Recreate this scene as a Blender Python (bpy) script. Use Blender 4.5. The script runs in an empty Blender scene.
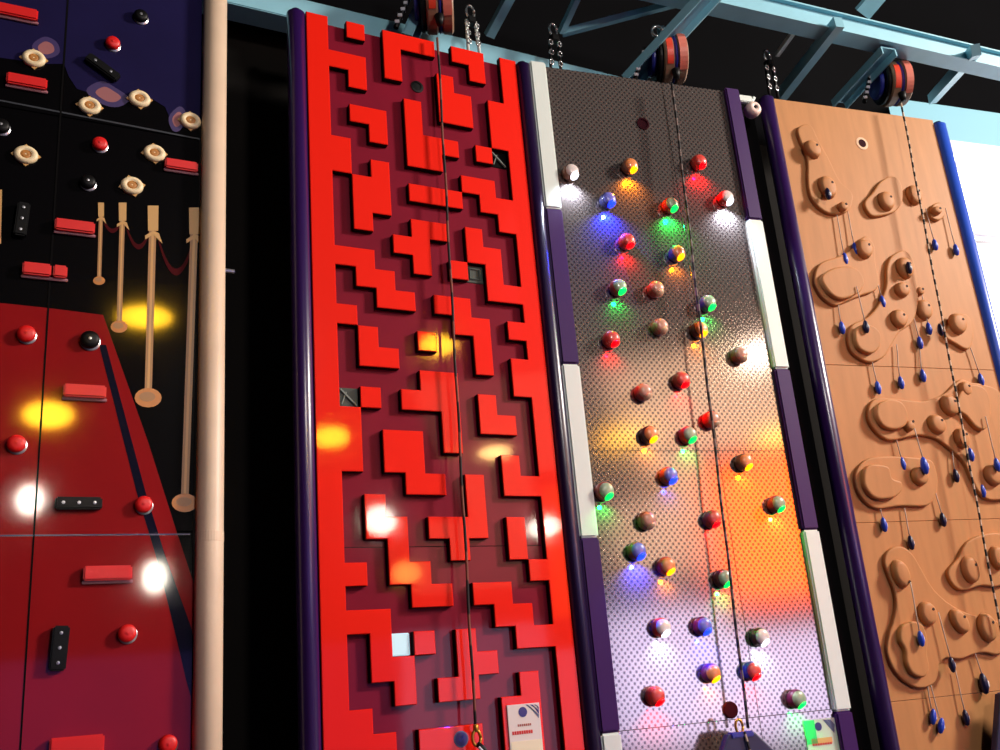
import bpy, bmesh, math, random
from mathutils import Vector, Matrix
random.seed(4)
S = bpy.context.scene
COL = S.collection
TOP = 5.86                      # height of the panel tops above the floor

# ------------------------------------------------------------------ camera
FPX = 975.0
R = Matrix(((0.89294, 0.0808, -0.44286), (0.06865, 0.94797, 0.31086), (0.44491, -0.30798, 0.84095)))
r2 = Vector((R[0][1], R[1][1], R[2][1])).normalized()
r1 = Vector((R[0][0], R[1][0], R[2][0])); r1 = (r1 - r1.dot(r2) * r2).normalized()
r3 = r1.cross(r2)
CAM = Vector((-1.5361, -5.1040, 1.6031))
def ax(k):                      # camera axis k (right, down, forward) in world
    return Vector((r1[k], r3[k], -r2[k]))
AX = [ax(0), ax(1), ax(2)]
cd = bpy.data.cameras.new('camera'); cam = bpy.data.objects.new('camera', cd); COL.objects.link(cam)
rot = Matrix((AX[0], -AX[1], -AX[2])).transposed()
cam.matrix_world = Matrix.Translation(CAM) @ rot.to_4x4()
cd.sensor_width = 36; cd.lens = FPX * 36 / 1000; cd.clip_end = 200; cd.clip_start = .05
S.camera = cam

def ray(x, y):
    return AX[0] * ((x - 500) / FPX) + AX[1] * ((y - 375) / FPX) + AX[2]
def atY(x, y, Y):
    d = ray(x, y); return CAM + d * ((Y - CAM.y) / d.y)
def atZ(x, y, Z):
    d = ray(x, y); return CAM + d * ((Z - CAM.z) / d.z)

class Plane:                    # a wall plane: s along the wall, d down from the top, n out of the wall
    def __init__(self, ox, oy, yaw):
        self.yaw = math.radians(yaw); self.o = Vector((ox, oy, 0))
        self.t = Vector((math.cos(self.yaw), math.sin(self.yaw), 0))
        self.n = Vector((math.sin(self.yaw), -math.cos(self.yaw), 0))
    def w(self, s, d, n=0.0):
        return self.o + self.t * s + self.n * n + Vector((0, 0, TOP - d))
    def sd(self, x, y, n=0.0):  # survey: where the sight line through a photo point meets the wall
        q = ray(x, y); o = self.o + self.n * n
        p = CAM + q * ((o - CAM).dot(self.n) / q.dot(self.n))
        return ((p - self.o).dot(self.t), TOP - p.z)
RED = Plane(0, 0, 0)
GRY = Plane(1.58, 0, -8)

# ------------------------------------------------------------------ materials
def lin(c):
    return tuple(((v / 255) / 12.92 if v / 255 <= .04045 else ((v / 255 + .055) / 1.055) ** 2.4) for v in c) + (1,)
MATS = {}
def mat(name, rgb, rough=.5, metal=0.0, spec=.5, emit=None, es=0, coat=0, coatr=.06, noise=0, nscale=8, bump=0, bscale=40, trans=0):
    if name in MATS: return MATS[name]
    m = bpy.data.materials.new(name); m.use_nodes = True
    nt = m.node_tree; b = nt.nodes['Principled BSDF']
    b.inputs['Base Color'].default_value = lin(rgb)
    b.inputs['Roughness'].default_value = rough; b.inputs['Metallic'].default_value = metal
    b.inputs['Specular IOR Level'].default_value = spec
    b.inputs['Coat Weight'].default_value = coat; b.inputs['Coat Roughness'].default_value = coatr
    b.inputs['Transmission Weight'].default_value = trans
    if emit:
        b.inputs['Emission Color'].default_value = lin(emit); b.inputs['Emission Strength'].default_value = es
    if noise or bump:
        tc = nt.nodes.new('ShaderNodeTexCoord')
    if noise:
        nz = nt.nodes.new('ShaderNodeTexNoise'); nz.inputs['Scale'].default_value = nscale; nz.inputs['Detail'].default_value = 6
        nt.links.new(tc.outputs['Object'], nz.inputs['Vector'])
        mx = nt.nodes.new('ShaderNodeMix'); mx.data_type = 'RGBA'
        mx.inputs['A'].default_value = lin(tuple(max(0, v * (1 - noise)) for v in rgb))
        mx.inputs['B'].default_value = lin(tuple(min(255, v * (1 + noise)) for v in rgb))
        nt.links.new(nz.outputs['Fac'], mx.inputs['Factor']); nt.links.new(mx.outputs['Result'], b.inputs['Base Color'])
    if bump:
        n2 = nt.nodes.new('ShaderNodeTexNoise'); n2.inputs['Scale'].default_value = bscale; n2.inputs['Detail'].default_value = 3
        nt.links.new(tc.outputs['Object'], n2.inputs['Vector'])
        bp = nt.nodes.new('ShaderNodeBump'); bp.inputs['Strength'].default_value = bump; bp.inputs['Distance'].default_value = .01
        nt.links.new(n2.outputs['Fac'], bp.inputs['Height']); nt.links.new(bp.outputs['Normal'], b.inputs['Normal'])
        if coat: nt.links.new(bp.outputs['Normal'], b.inputs['Coat Normal'])
    MATS[name] = m
    return m

M = dict(
    black=mat('flat_black', (9, 8, 9), .9, spec=.1),
    backwall=mat('back_wall_dark', (16, 13, 11), .85, spec=.15, noise=.4, nscale=1.5),
    ceiling=mat('ceiling_black', (6, 6, 8), .95, spec=.05, noise=.5, nscale=.8),
    floor=mat('floor_rubber', (38, 34, 46), .5, noise=.25, nscale=3),
    opp=mat('opposite_plaster', (40, 36, 38), .8),
    blockerorange=mat('glow_blocker_orange', (255, 110, 20), .6),
    red=mat('red_lacquer', (240, 32, 14), .5, spec=.05, coat=.3, coatr=.06, bump=.015, bscale=5),
    maroon=mat('maroon_board', (124, 20, 42), .5, spec=.05, coat=.3, coatr=.06, bump=.015, bscale=5, noise=.08, nscale=4),
    purple=mat('purple_vinyl', (46, 18, 80), .3, spec=.5, coat=.4, coatr=.2),
    purpledark=mat('purple_vinyl_dark', (30, 10, 52), .32, spec=.5, coat=.3, coatr=.2),
    bluetube=mat('blue_vinyl', (42, 86, 205), .35, spec=.5, coat=.3),
    white=mat('white_vinyl', (225, 235, 228), .4),
    cream=mat('cream_pole', (228, 200, 172), .45, noise=.06, nscale=5),
    steel=mat('blue_steel', (140, 196, 213), .45, spec=.4, noise=.06, nscale=6),
    steeldark=mat('seam_slate', (46, 50, 58), .6),
    darkmetal=mat('dark_metal', (20, 20, 22), .4, metal=.6),
    chrome=mat('chrome', (215, 215, 215), .2, metal=.9),
    gold=mat('gold_print', (168, 120, 74), .45),
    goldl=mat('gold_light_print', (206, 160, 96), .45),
    goldb=mat('gold_base_print', (196, 122, 48), .4),
    brass=mat('brass', (200, 150, 60), .3, metal=.8),
    sky=mat('night_sky_print', (30, 26, 64), .5, spec=.03, coat=.4, coatr=.06, noise=.16, nscale=2.2),
    lblack=mat('mural_black', (5, 4, 6), .5, spec=.03, coat=.4, coatr=.06),
    carpet=mat('red_carpet_print', (140, 20, 24), .5, spec=.03, coat=.45, coatr=.06, noise=.1, nscale=2),
    stripe=mat('navy_stripe_print', (14, 13, 34), .5, spec=.03, coat=.4, coatr=.06),
    ropeprint=mat('maroon_rope_print', (70, 12, 18), .6, spec=.05),
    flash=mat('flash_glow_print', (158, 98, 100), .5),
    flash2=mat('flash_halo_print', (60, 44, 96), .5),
    redhold=mat('red_hold', (226, 24, 24), .45),
    redholdl=mat('red_hold_base', (170, 110, 120), .5),
    blackhold=mat('black_hold', (11, 11, 12), .45, spec=.2),
    silver=mat('silver_bolt', (190, 190, 195), .3, metal=.8),
    creamring=mat('cream_ring', (250, 226, 180), .45),
    tanc=mat('tan_center', (190, 128, 62), .5),
    belayorange=mat('belay_orange', (240, 70, 40), .4),
    belaypink=mat('belay_salmon', (235, 130, 110), .45),
    belaytan=mat('belay_tan', (150, 118, 92), .5),
    belayblue=mat('belay_blue', (40, 48, 150), .4),
    navy=mat('navy_vinyl', (28, 26, 66), .4, noise=.2, nscale=6),
    pegblue=mat('peg_blue', (28, 66, 190), .35),
    pegdark=mat('peg_dark_blue', (16, 20, 62), .35),
    pegwhite=mat('peg_collar', (214, 214, 220), .4),
    cord=mat('cord_grey', (190, 168, 152), .7),
    ropedark=mat('rope_dark', (26, 20, 20), .7),
    sign=mat('sign_white', (224, 212, 206), .5),
    signgreen=mat('sign_green', (36, 190, 120), .5),
    signgrey=mat('sign_greygreen', (206, 214, 202), .5),
    signnavy=mat('sign_navy', (44, 40, 120), .5),
    signslate=mat('sign_slate', (84, 96, 132), .5),
    signred=mat('sign_red', (206, 50, 44), .5),
    signbrown=mat('sign_brown', (170, 96, 84), .5),
    signsand=mat('sign_sand', (228, 160, 104), .5),
    signcream=mat('sign_cream', (236, 222, 190), .5),
    paleblue=mat('backlit_hole_glow', (196, 232, 242), .4, emit=(190, 232, 245), es=.35),  # own glow put in for light showing through the square hole
    greeninsert=mat('dark_mesh_insert', (16, 34, 24), .5),
    greyrod=mat('grey_rod', (110, 120, 112), .5),
    windowblue=mat('window_wall_blue', (118, 178, 198), .6),
    frame=mat('window_frame', (205, 200, 214), .5),
    glass=None,
)
M['glass'] = mat('window_glass', (250, 250, 255), .05, emit=(255, 253, 255), es=3)
PORT = mat('port_dark', (48, 8, 20), .7, spec=.05)
M['purplepost'] = mat('purple_post', (58, 18, 88), .5, spec=.2)
M['edge'] = mat('block_side_dark', (26, 7, 9), .6, spec=.15)  # near-black colour for the side faces of the red blocks

# wood board: plywood with faint grain
def wood_mat(name, rgb, rough=.5):
    m = mat(name, rgb, rough, spec=.12)
    nt = m.node_tree; b = nt.nodes['Principled BSDF']
    tc = nt.nodes.new('ShaderNodeTexCoord'); mp = nt.nodes.new('ShaderNodeMapping')
    mp.inputs['Scale'].default_value = (9, 9, 1.4)
    nt.links.new(tc.outputs['Object'], mp.inputs['Vector'])
    nz = nt.nodes.new('ShaderNodeTexNoise'); nz.inputs['Scale'].default_value = 1.6; nz.inputs['Detail'].default_value = 7
    nt.links.new(mp.outputs['Vector'], nz.inputs['Vector'])
    mx = nt.nodes.new('ShaderNodeMix'); mx.data_type = 'RGBA'
    mx.inputs['A'].default_value = lin(tuple(v * .9 for v in rgb)); mx.inputs['B'].default_value = lin(tuple(min(255, v * 1.08) for v in rgb))
    nt.links.new(nz.outputs['Fac'], mx.inputs['Factor']); nt.links.new(mx.outputs['Result'], b.inputs['Base Color'])
    return m
M['wood'] = wood_mat('tan_plywood', (188, 132, 84))
M['woodknob'] = wood_mat('tan_knob', (186, 130, 84), .5)
M['woodhole'] = mat('knob_hole', (50, 26, 16), .8)

# perforated sheet: staggered dark holes in a half-mirror grey sheet
def perf_mat():
    m = mat('perforated_sheet', (150, 144, 142), .13, metal=.78)
    nt = m.node_tree; b = nt.nodes['Principled BSDF']; L = nt.links
    tc = nt.nodes.new('ShaderNodeTexCoord'); sp = nt.nodes.new('ShaderNodeSeparateXYZ')
    L.new(tc.outputs['Object'], sp.inputs[0])
    def math_(op, a, b_=None, v=None):
        n = nt.nodes.new('ShaderNodeMath'); n.operation = op
        L.new(a, n.inputs[0])
        if b_ is not None: L.new(b_, n.inputs[1])
        elif v is not None: n.inputs[1].default_value = v
        return n.outputs[0]
    k = 2 * math.pi / .040; kz = 2 * math.pi / .044
    cx = math_('COSINE', math_('MULTIPLY', sp.outputs['X'], v=k))
    cz = math_('COSINE', math_('MULTIPLY', sp.outputs['Z'], v=kz))
    f = math_('MULTIPLY', cx, cz)
    mr = nt.nodes.new('ShaderNodeMapRange'); mr.inputs['From Min'].default_value = .0; mr.inputs['From Max'].default_value = .8
    L.new(f, mr.inputs['Value'])
    mx = nt.nodes.new('ShaderNodeMix'); mx.data_type = 'RGBA'
    mx.inputs['A'].default_value = lin((168, 156, 150)); mx.inputs['B'].default_value = lin((94, 84, 88))
    L.new(mr.outputs['Result'], mx.inputs['Factor']); L.new(mx.outputs['Result'], b.inputs['Base Color'])
    return m
M['perf'] = perf_mat()

# rope with black and pale flecks along its length
def rope_mat(name, a, b_, pitch):
    m = mat(name, a, .75); nt = m.node_tree; b = nt.nodes['Principled BSDF']; L = nt.links
    tc = nt.nodes.new('ShaderNodeTexCoord'); wv = nt.nodes.new('ShaderNodeTexWave')
    wv.bands_direction = 'Z'; wv.inputs['Scale'].default_value = .314 / pitch; wv.inputs['Distortion'].default_value = 1.5
    wv.inputs['Detail'].default_value = 1; wv.inputs['Detail Scale'].default_value = 1.2
    L.new(tc.outputs['Object'], wv.inputs['Vector'])
    cr = nt.nodes.new('ShaderNodeValToRGB'); cr.color_ramp.elements[0].position = .5; cr.color_ramp.elements[1].position = .62
    cr.color_ramp.elements[0].color = lin(a); cr.color_ramp.elements[1].color = lin(b_)
    L.new(wv.outputs['Fac'], cr.inputs['Fac']); L.new(cr.outputs['Color'], b.inputs['Base Color'])
    return m
M['fleck'] = rope_mat('flecked_rope', (14, 12, 12), (200, 176, 150), .085)
M['fleckdark'] = rope_mat('dark_rope', (14, 12, 14), (110, 92, 86), .12)
M['redrope'] = rope_mat('brown_rope', (20, 12, 14), (120, 62, 48), .35)

# ------------------------------------------------------------------ mesh helpers (local axes: x along wall, y out of wall is -y, z up)
def link(name, bm, m, parent=None, smooth=False, loc=None, rz=0):
    me = bpy.data.meshes.new(name); bmesh.ops.recalc_face_normals(bm, faces=bm.faces); bm.to_mesh(me); bm.free()
    if smooth:
        for p in me.polygons: p.use_smooth = True
    if not isinstance(m, (list, tuple)): m = [m]
    for k in m: me.materials.append(k)
    o = bpy.data.objects.new(name, me); COL.objects.link(o)
    if parent: o.parent = parent
    if loc is not None: o.location = loc
    if rz: o.rotation_euler.z = rz
    return o
def tag(o, label=None, cat=None, group=None, kind=None):
    if label: o['label'] = label
    if cat: o['category'] = cat
    if group: o['group'] = group
    if kind: o['kind'] = kind
    return o
def thing(name, label, cat, P=None, s=0, d=0, n=0, group=None, loc=None):
    o = bpy.data.objects.new(name, None); COL.objects.link(o); o.empty_display_size = .05
    if P is not None:
        o.location = P.w(s, d, n); o.rotation_euler.z = P.yaw
    elif loc is not None: o.location = loc
    return tag(o, label, cat, group, 'thing')
def struct(name, bm, m, **k):
    return tag(link(name, bm, m, **k), kind='structure')

def poly_prism(pts, n0, n1, bm=None, bev=0, seg=2):
    """closed outline in (x,z) extruded from depth n0 to n1 (out of the wall)"""
    own = bm is None
    b = bmesh.new()
    vs = [b.verts.new((x, -n1, z)) for x, z in pts]
    f = b.faces.new(vs)
    r = bmesh.ops.extrude_face_region(b, geom=[f])
    nv = [e for e in r['geom'] if isinstance(e, bmesh.types.BMVert)]
    for v in nv: v.co.y = -n0
    b.normal_update()
    if bev:
        ed = [e for e in b.edges if all(abs(v.co.y + n1) < 1e-6 for v in e.verts)]
        bmesh.ops.bevel(b, geom=ed, offset=bev, segments=seg, affect='EDGES', profile=.5)
    bmesh.ops.triangulate(b, faces=[q for q in b.faces if len(q.verts) > 4])
    if own: return b
    me = bpy.data.meshes.new('t'); b.to_mesh(me); b.free(); bm.from_mesh(me); bpy.data.meshes.remove(me)
    return bm
def box(bm, x0, x1, y0, y1, z0, z1):
    r = bmesh.ops.create_cube(bm, size=1)
    bmesh.ops.scale(bm, vec=(x1 - x0, y1 - y0, z1 - z0), verts=r['verts'])
    bmesh.ops.translate(bm, vec=((x0 + x1) / 2, (y0 + y1) / 2, (z0 + z1) / 2), verts=r['verts'])
    return r['verts']
def bbox(x0, x1, y0, y1, z0, z1, bev=.003, seg=2):
    bm = bmesh.new(); box(bm, x0, x1, y0, y1, z0, z1)
    if bev: bmesh.ops.bevel(bm, geom=list(bm.edges), offset=bev, segments=seg, affect='EDGES')
    return bm
def lathe(profile, seg=24, axis='-Y', bm=None, sx=1, sz=1, rot=0, off=(0, 0, 0)):
    """profile [(r, h)] revolved; h grows out of the wall (-Y) or up (Z)"""
    bm = bm or bmesh.new(); rings = []
    for r, h in profile:
        ring = []
        for k in range(seg if r > 1e-6 else 1):
            a = 2 * math.pi * k / seg
            u, v = r * math.cos(a) * sx, r * math.sin(a) * sz
            u, v = u * math.cos(rot) - v * math.sin(rot), u * math.sin(rot) + v * math.cos(rot)
            co = (u, -h, v) if axis == '-Y' else ((u, v, h) if axis == 'Z' else (h, u, v))
            ring.append(bm.verts.new((co[0] + off[0], co[1] + off[1], co[2] + off[2])))
        rings.append(ring)
    for a, b in zip(rings, rings[1:]):
        for k in range(seg):
            l = (k + 1) % seg
            if len(a) == 1 and len(b) == 1: continue
            if len(a) == 1: bm.faces.new((a[0], b[k], b[l]))
            elif len(b) == 1: bm.faces.new((a[k], a[l], b[0]))
            else: bm.faces.new((a[k], a[l], b[l], b[k]))
    if len(rings[0]) > 1: bm.faces.new(rings[0])
    if len(rings[-1]) > 1: bm.faces.new(rings[-1])
    return bm
def tube(pts, r, seg=8, bm=None):
    bm = bm or bmesh.new(); pts = [Vector(p) for p in pts]; rings = []
    up = Vector((0, 1, 0))
    for i, p in enumerate(pts):
        t = (pts[min(i + 1, len(pts) - 1)] - pts[max(i - 1, 0)]).normalized()
        u = t.cross(up)
        if u.length < 1e-3: u = t.cross(Vector((1, 0, 0)))
        u.normalize(); v = t.cross(u)
        rr = r[i] if isinstance(r, (list, tuple)) else r
        rings.append([bm.verts.new(p + u * rr * math.cos(2 * math.pi * k / seg) + v * rr * math.sin(2 * math.pi * k / seg)) for k in range(seg)])
    for a, b in zip(rings, rings[1:]):
        for k in range(seg): bm.faces.new((a[k], a[(k + 1) % seg], b[(k + 1) % seg], b[k]))
    bm.faces.new(rings[0]); bm.faces.new(rings[-1])
    return bm
def bar(a, b, w, h, bm=None):
    """rectangular bar from a to b (world), w sideways, h upwards"""
    bm = bm or bmesh.new(); a, b = Vector(a), Vector(b); t = (b - a).normalized()
    side = t.cross(Vector((0, 0, 1)))
    if side.length < 1e-3: side = Vector((1, 0, 0))
    side.normalize(); up = side.cross(t)
    vs = []
    for p in (a, b):
        for i, j in ((-1, -1), (1, -1), (1, 1), (-1, 1)):
            vs.append(bm.verts.new(p + side * i * w / 2 + up * j * h / 2))
    for f in ((0, 1, 2, 3), (7, 6, 5, 4), (0, 4, 5, 1), (1, 5, 6, 2), (2, 6, 7, 3), (3, 7, 4, 0)):
        bm.faces.new([vs[k] for k in f])
    return bm
def channel(a, b, w, h, t=.012):
    """a channel profile bar: web and two flanges"""
    bm = bmesh.new(); a, b = Vector(a), Vector(b); d = (b - a).normalized()
    side = d.cross(Vector((0, 0, 1))).normalized(); up = side.cross(d)
    bar(a, b, w, t, bm)
    for k in (-1, 1):
        o = side * k * (w / 2 - t / 2) - up * (h / 2)
        bar(a + o, b + o, t, h, bm)
    return bm
def torus(R_, r_, seg=20, ring=8, arc=2 * math.pi, start=0, sx=1, sz=1, off=(0, 0, 0)):
    n = seg; pts = []
    for k in range(n + 1):
        a = start + arc * k / n
        pts.append((off[0] + R_ * sx * math.cos(a), off[1], off[2] + R_ * sz * math.sin(a)))
    return tube(pts, r_, ring)
def smooth_closed(pts, sub=6):
    n = len(pts); out = []
    for i in range(n):
        p0, p1, p2, p3 = (Vector(pts[(i + k - 1) % n]) for k in range(4))
        for j in range(sub):
            t = j / sub
            q = .5 * ((2 * p1) + (p2 - p0) * t + (2 * p0 - 5 * p1 + 4 * p2 - p3) * t * t + (3 * p1 - p0 - 3 * p2 + p3) * t ** 3)
            out.append((q.x, q.y))
    return out
def outline(cells):
    """boundary of a set of unit cells, as one closed loop of (u, v)"""
    edges = {}
    for (i, j) in cells:
        for a, b, nb in (((i, j), (i + 1, j), (i, j - 1)), ((i + 1, j), (i + 1, j + 1), (i + 1, j)),
                         ((i + 1, j + 1), (i, j + 1), (i, j + 1)), ((i, j + 1), (i, j), (i - 1, j))):
            if nb not in cells: edges.setdefault(a, []).append(b)
    st = min(edges); loop = [st]; cur = st; prev = None
    while True:
        nx = edges[cur]
        k = 0
        if len(nx) > 1 and prev is not None:
            dx, dy = cur[0] - prev[0], cur[1] - prev[1]
            k = max(range(len(nx)), key=lambda q: dx * (nx[q][1] - cur[1]) - dy * (nx[q][0] - cur[0]))
        n_ = nx.pop(k); prev = cur; cur = n_
        if cur == st: break
        loop.append(cur)
    out = []
    for a, b, c in zip([loop[-1]] + loop[:-1], loop, loop[1:] + [loop[0]]):
        if (b[0] - a[0]) * (c[1] - b[1]) - (b[1] - a[1]) * (c[0] - b[0]) != 0: out.append(b)
    return out
def rects(*rs):
    c = set()
    for u0, v0, u1, v1 in rs:
        for i in range(u0, u1):
            for j in range(v0, v1): c.add((i, j))
    return c

# ------------------------------------------------------------------ the setting
b = bmesh.new(); box(b, -8, 14, -14, 5, -.2, 0); struct('floor', b, M['floor'])
b = bmesh.new(); box(b, -8, 16, -14, 5, 10.0, 10.2); struct('ceiling', b, M['ceiling'])
b = bmesh.new(); box(b, -8, 5.1, .62, .8, 0, 6.1); struct('wall_back', b, M['backwall'])
b = bmesh.new(); box(b, -8, 6.2, .62, .8, 6.1, 10.0); struct('wall_back_upper', b, M['ceiling'])
b = bmesh.new(); box(b, -8.2, -8, -14, 5, 0, 10.0); struct('wall_left', b, M['backwall'])
b = bmesh.new(); box(b, -8, 2.0, -14.2, -14, 0, 10.0); box(b, 2.0, 14, -14.2, -14, 0, .4); box(b, 2.0, 14, -14.2, -14, 5.2, 10.0)
struct('wall_front', b, M['opp'])
# right hand wall of daylight windows, far behind the tan panel
def far(s, z, n): return GRY.w(s, TOP - z, n)
bw = bmesh.new()
e = bpy.data.objects.new('tmp', None)
box(bw, 5.0, 11.5, 2.0, 2.15, 7.15, 7.62); box(bw, 5.0, 11.5, 2.0, 2.15, 0, .6); box(bw, 5.0, 5.8, 2.0, 2.15, .6, 7.15)
struct('wall_right', bw, M['windowblue'], loc=GRY.o, rz=GRY.yaw)
bw = bmesh.new(); box(bw, 4.6, 12, 2.0, 2.3, 7.62, 10.0); struct('wall_right_upper', bw, M['ceiling'], loc=GRY.o, rz=GRY.yaw)
bw = bmesh.new()
box(bw, 5.8, 11.5, 1.99, 2.1, 7.03, 7.15)
for z in (6.86, 5.98, 5.88, 4.4, 4.3, 2.8, 1.4): box(bw, 5.8, 11.5, 2.0, 2.08, z - .018, z + .018)
for x in (5.83, 7.9, 9.9, 11.45): box(bw, x - .03, x + .03, 2.0, 2.1, .6, 7.1)
wf = struct('window_1', bw, M['frame'], loc=GRY.o, rz=GRY.yaw)
bw = bmesh.new(); box(bw, 5.8, 11.5, 2.09, 2.1, .6, 7.1); link('window_glass', bw, M['glass'], parent=wf)
bpy.data.objects.remove(e)

# ------------------------------------------------------------------ steel over the panels
def top_mesh(name, bm, m, label, cat, group=None):
    return tag(link(name, bm, m), label, cat, group, 'thing')
b = bmesh.new(); box(b, -4.5, 3.0, .3, .48, 6.03, 6.205)
bmesh.ops.bevel(b, geom=list(b.edges), offset=.006, segments=2, affect='EDGES')
top_mesh('steel_beam', b, M['steel'], 'long pale blue steel beam running behind the tops of the red and grey panels', 'beam')
A = atZ(709, 3, 6.45); B = atZ(1000, 70, 6.45); t = (B - A).normalized(); A2 = A - t * 2.2; B2 = B + t * 3
up = Vector((0, 0, 1)); bk = Vector((-t.y, t.x, 0)) * .1
b = bar(A2 + up * .085 + bk * .5, B2 + up * .085 + bk * .5, .1, .17)
lip = bmesh.new()
ob = thing('steel_beam', 'pale blue steel beam crossing the upper right corner under the black ceiling', 'beam', loc=(0, 0, 0))
link('web', b, M['steel'], ob)
b = bar(A2 + bk * .4, B2 + bk * .4, .16, .014); link('flange', b, M['steel'], ob)
b = bar(A2 + up * .17 + bk * .4, B2 + up * .17 + bk * .4, .16, .014); link('flange', b, M['steel'], ob)
def strut(p, q, w, h, label, prof='channel', name='steel_strut', m=None):
    bm = channel(p, q, w, h) if prof == 'channel' else bar(p, q, w, h)
    return top_mesh(name, bm, m or M['steel'], label, 'strut', None)
strut(atZ(839, 22, 6.44), atY(781, 96, .25), .075, .1, 'pale blue diagonal steel strut running down to the top of the tan panel', 'bar')
strut(atZ(976, 50, 6.44), atY(932, 99, .6), .075, .1, 'pale blue diagonal strut near the top right corner, above the window wall', 'bar')
strut(atZ(862, 14, 6.68), atZ(896, -26, 6.85), .2, .03, 'wide pale blue steel strut rising from the right hand beam to the top edge', 'bar')
strut(atZ(722, -22, 6.45), atY(628, 80, .12), .17, .07, 'wide pale blue channel arm carrying the belay device over the grey panel')
strut(atZ(888, 48, 6.42), atY(838, 102, .12), .15, .07, 'pale blue channel arm behind the belay device over the tan panel')
strut(atZ(432, -24, 6.45), atY(404, 40, .15), .15, .07, 'pale blue channel arm beside the belay device over the red panel')
strut(atY(562, 33, .2), atZ(700, -3, 6.6), .045, .05, 'thin pale blue brace slanting up to the right above the grey panel', 'bar')
strut(atY(561, 33, .2), atZ(586, -22, 6.6), .045, .05, 'short thin steel brace rising steeply above the white top of the striped post', 'bar')
strut(atY(489, 36, .4), atZ(520, -22, 6.6), .075, .05, 'short pale blue brace above the right part of the red panel', 'bar')
strut(atY(777, 55, -.1), atY(803, 19, -.5), .035, .035, 'thin white rod slanting from the hanger chains at the tan panel corner', 'bar', 'steel_rod', M['white'])

def hanger(px, py, bx, by, Y, label, m, r=.012):
    """carabiner at (px,py) with two cables down to the panel top at (bx,by)"""
    c = atY(px, py, Y); q = atY(bx, by, Y)
    t = thing('panel_hanger', label, 'hanger', loc=c, group=None)
    link('carabiner', torus(.055, .011, 18, 6, sx=.6, sz=1), M['chrome'], t, True)
    link('shackle', bbox(-.03, .03, -.03, .03, -.11, -.05, .006), M['darkmetal'], t)
    for k in (-1, 1):
        dx = q - c
        link('cable', tube([(k * .035, 0, -.08), (k * .04 + dx.x * .5, 0, -.08 + (dx.z + .08) * .5), (k * .045 + dx.x, 0, dx.z - .02)], r, 8), m, t, True)
        for j in range(3):
            f = .15 + j * .28
            link('link', torus(.022, .007, 10, 5, sx=.7, off=(k * .037 + dx.x * f, -.012, -.08 + (dx.z + .08) * f)), M['chrome'], t, True)
    return t
hanger(470, 12, 474, 52, .1, 'white cable hanger with carabiner above the red panel, right of its belay device', M['white'])
hanger(553, 30, 556, 74, .1, 'dark cable hanger with carabiner at the top left corner of the grey panel', M['darkmetal'])
hanger(767, 56, 774, 98, -.12, 'dark and silver chain hanger at the top left corner of the tan panel', M['darkmetal'])

def belay(px, py, Y, label):
    c = atY(px, py, Y)
    t = thing('belay_device', label, 'belay device', loc=c, group=None); t.rotation_euler.z = math.radians(-24)
    def disc(name, x0, x1, r, m, par=t, hub=0):
        prof = [(r * .5, x0), (r * .93, x0), (r, x0 + .012), (r, x1 - .012), (r * .93, x1), (r * .4, x1)]
        return link(name, lathe([(0, x0)] + prof + [(0, x1)], 32, 'X'), m, par, False)
    disc('end_cap', -.165, -.125, .125, M['belayblue'])
    disc('drum_flange', -.125, -.085, .175, M['blackhold'])
    cs = disc('casing', -.085, -.005, .19, M['belaytan'])
    disc('webbing_band', -.005, .022, .186, M['belayblue'])
    cs2 = disc('casing', .022, .10, .19, M['belaytan'])
    def patch(par, x0, x1, m, a0, a1):
        bm = bmesh.new(); n = 10; g = []
        for k in range(n + 1):
            a = a0 + (a1 - a0) * k / n
            y, z = -math.cos(a), math.sin(a)
            g.append([bm.verts.new((x, y * rr, z * rr)) for x, rr in ((x0, .19), (x0, .196), (x1, .196), (x1, .19))])
        for p_, q_ in zip(g, g[1:]):
            for j in range(3): bm.faces.new((p_[j], p_[j + 1], q_[j + 1], q_[j]))
        bm.faces.new(g[0]); bm.faces.new(g[-1])
        link('label_patch', bm, m, par)
    patch(cs, -.066, -.018, M['belayorange'], -.75, .35)
    patch(cs2, .03, .09, M['belaypink'], -1.0, .7)
    link('bracket', bar((-.02, 0, .16), (-.02, .05, .33), .05, .05), M['steel'], t)
    link('shackle', torus(.045, .014, 16, 6, off=(-.07, -.02, .25)), M['chrome'], t, True)
    link('nozzle', lathe([(.02, -.235), (.028, -.2), (.034, -.16), (.02, -.15)], 14, 'Z', off=(0, -.1, 0)), M['blackhold'], t, True)
    for k in range(5):
        q = Vector((-.20 - .022 * k, -.02, .06 - .05 * k))
        link('webbing_stripe', bbox(q.x - .016, q.x + .016, q.y - .02, q.y + .02, q.z - .013, q.z + .013, .003), M['pegwhite'], t)
    bm = bmesh.new(); tube([(-.185, -.018, .1), (-.30, -.018, -.18)], .018, 8, bm); link('tail_strap', bm, M['blackhold'], t)
    return t, c
BR, cR = belay(438, 6, -.02, 'round orange and tan belay device hanging over the red panel, cut by the top edge')
BG, cG = belay(670, 60, -.12, 'round orange and blue belay device hanging over the grey perforated panel')
BT, cT = belay(893, 84, -.3, 'round orange and blue belay device hanging over the tan wooden panel')

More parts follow.
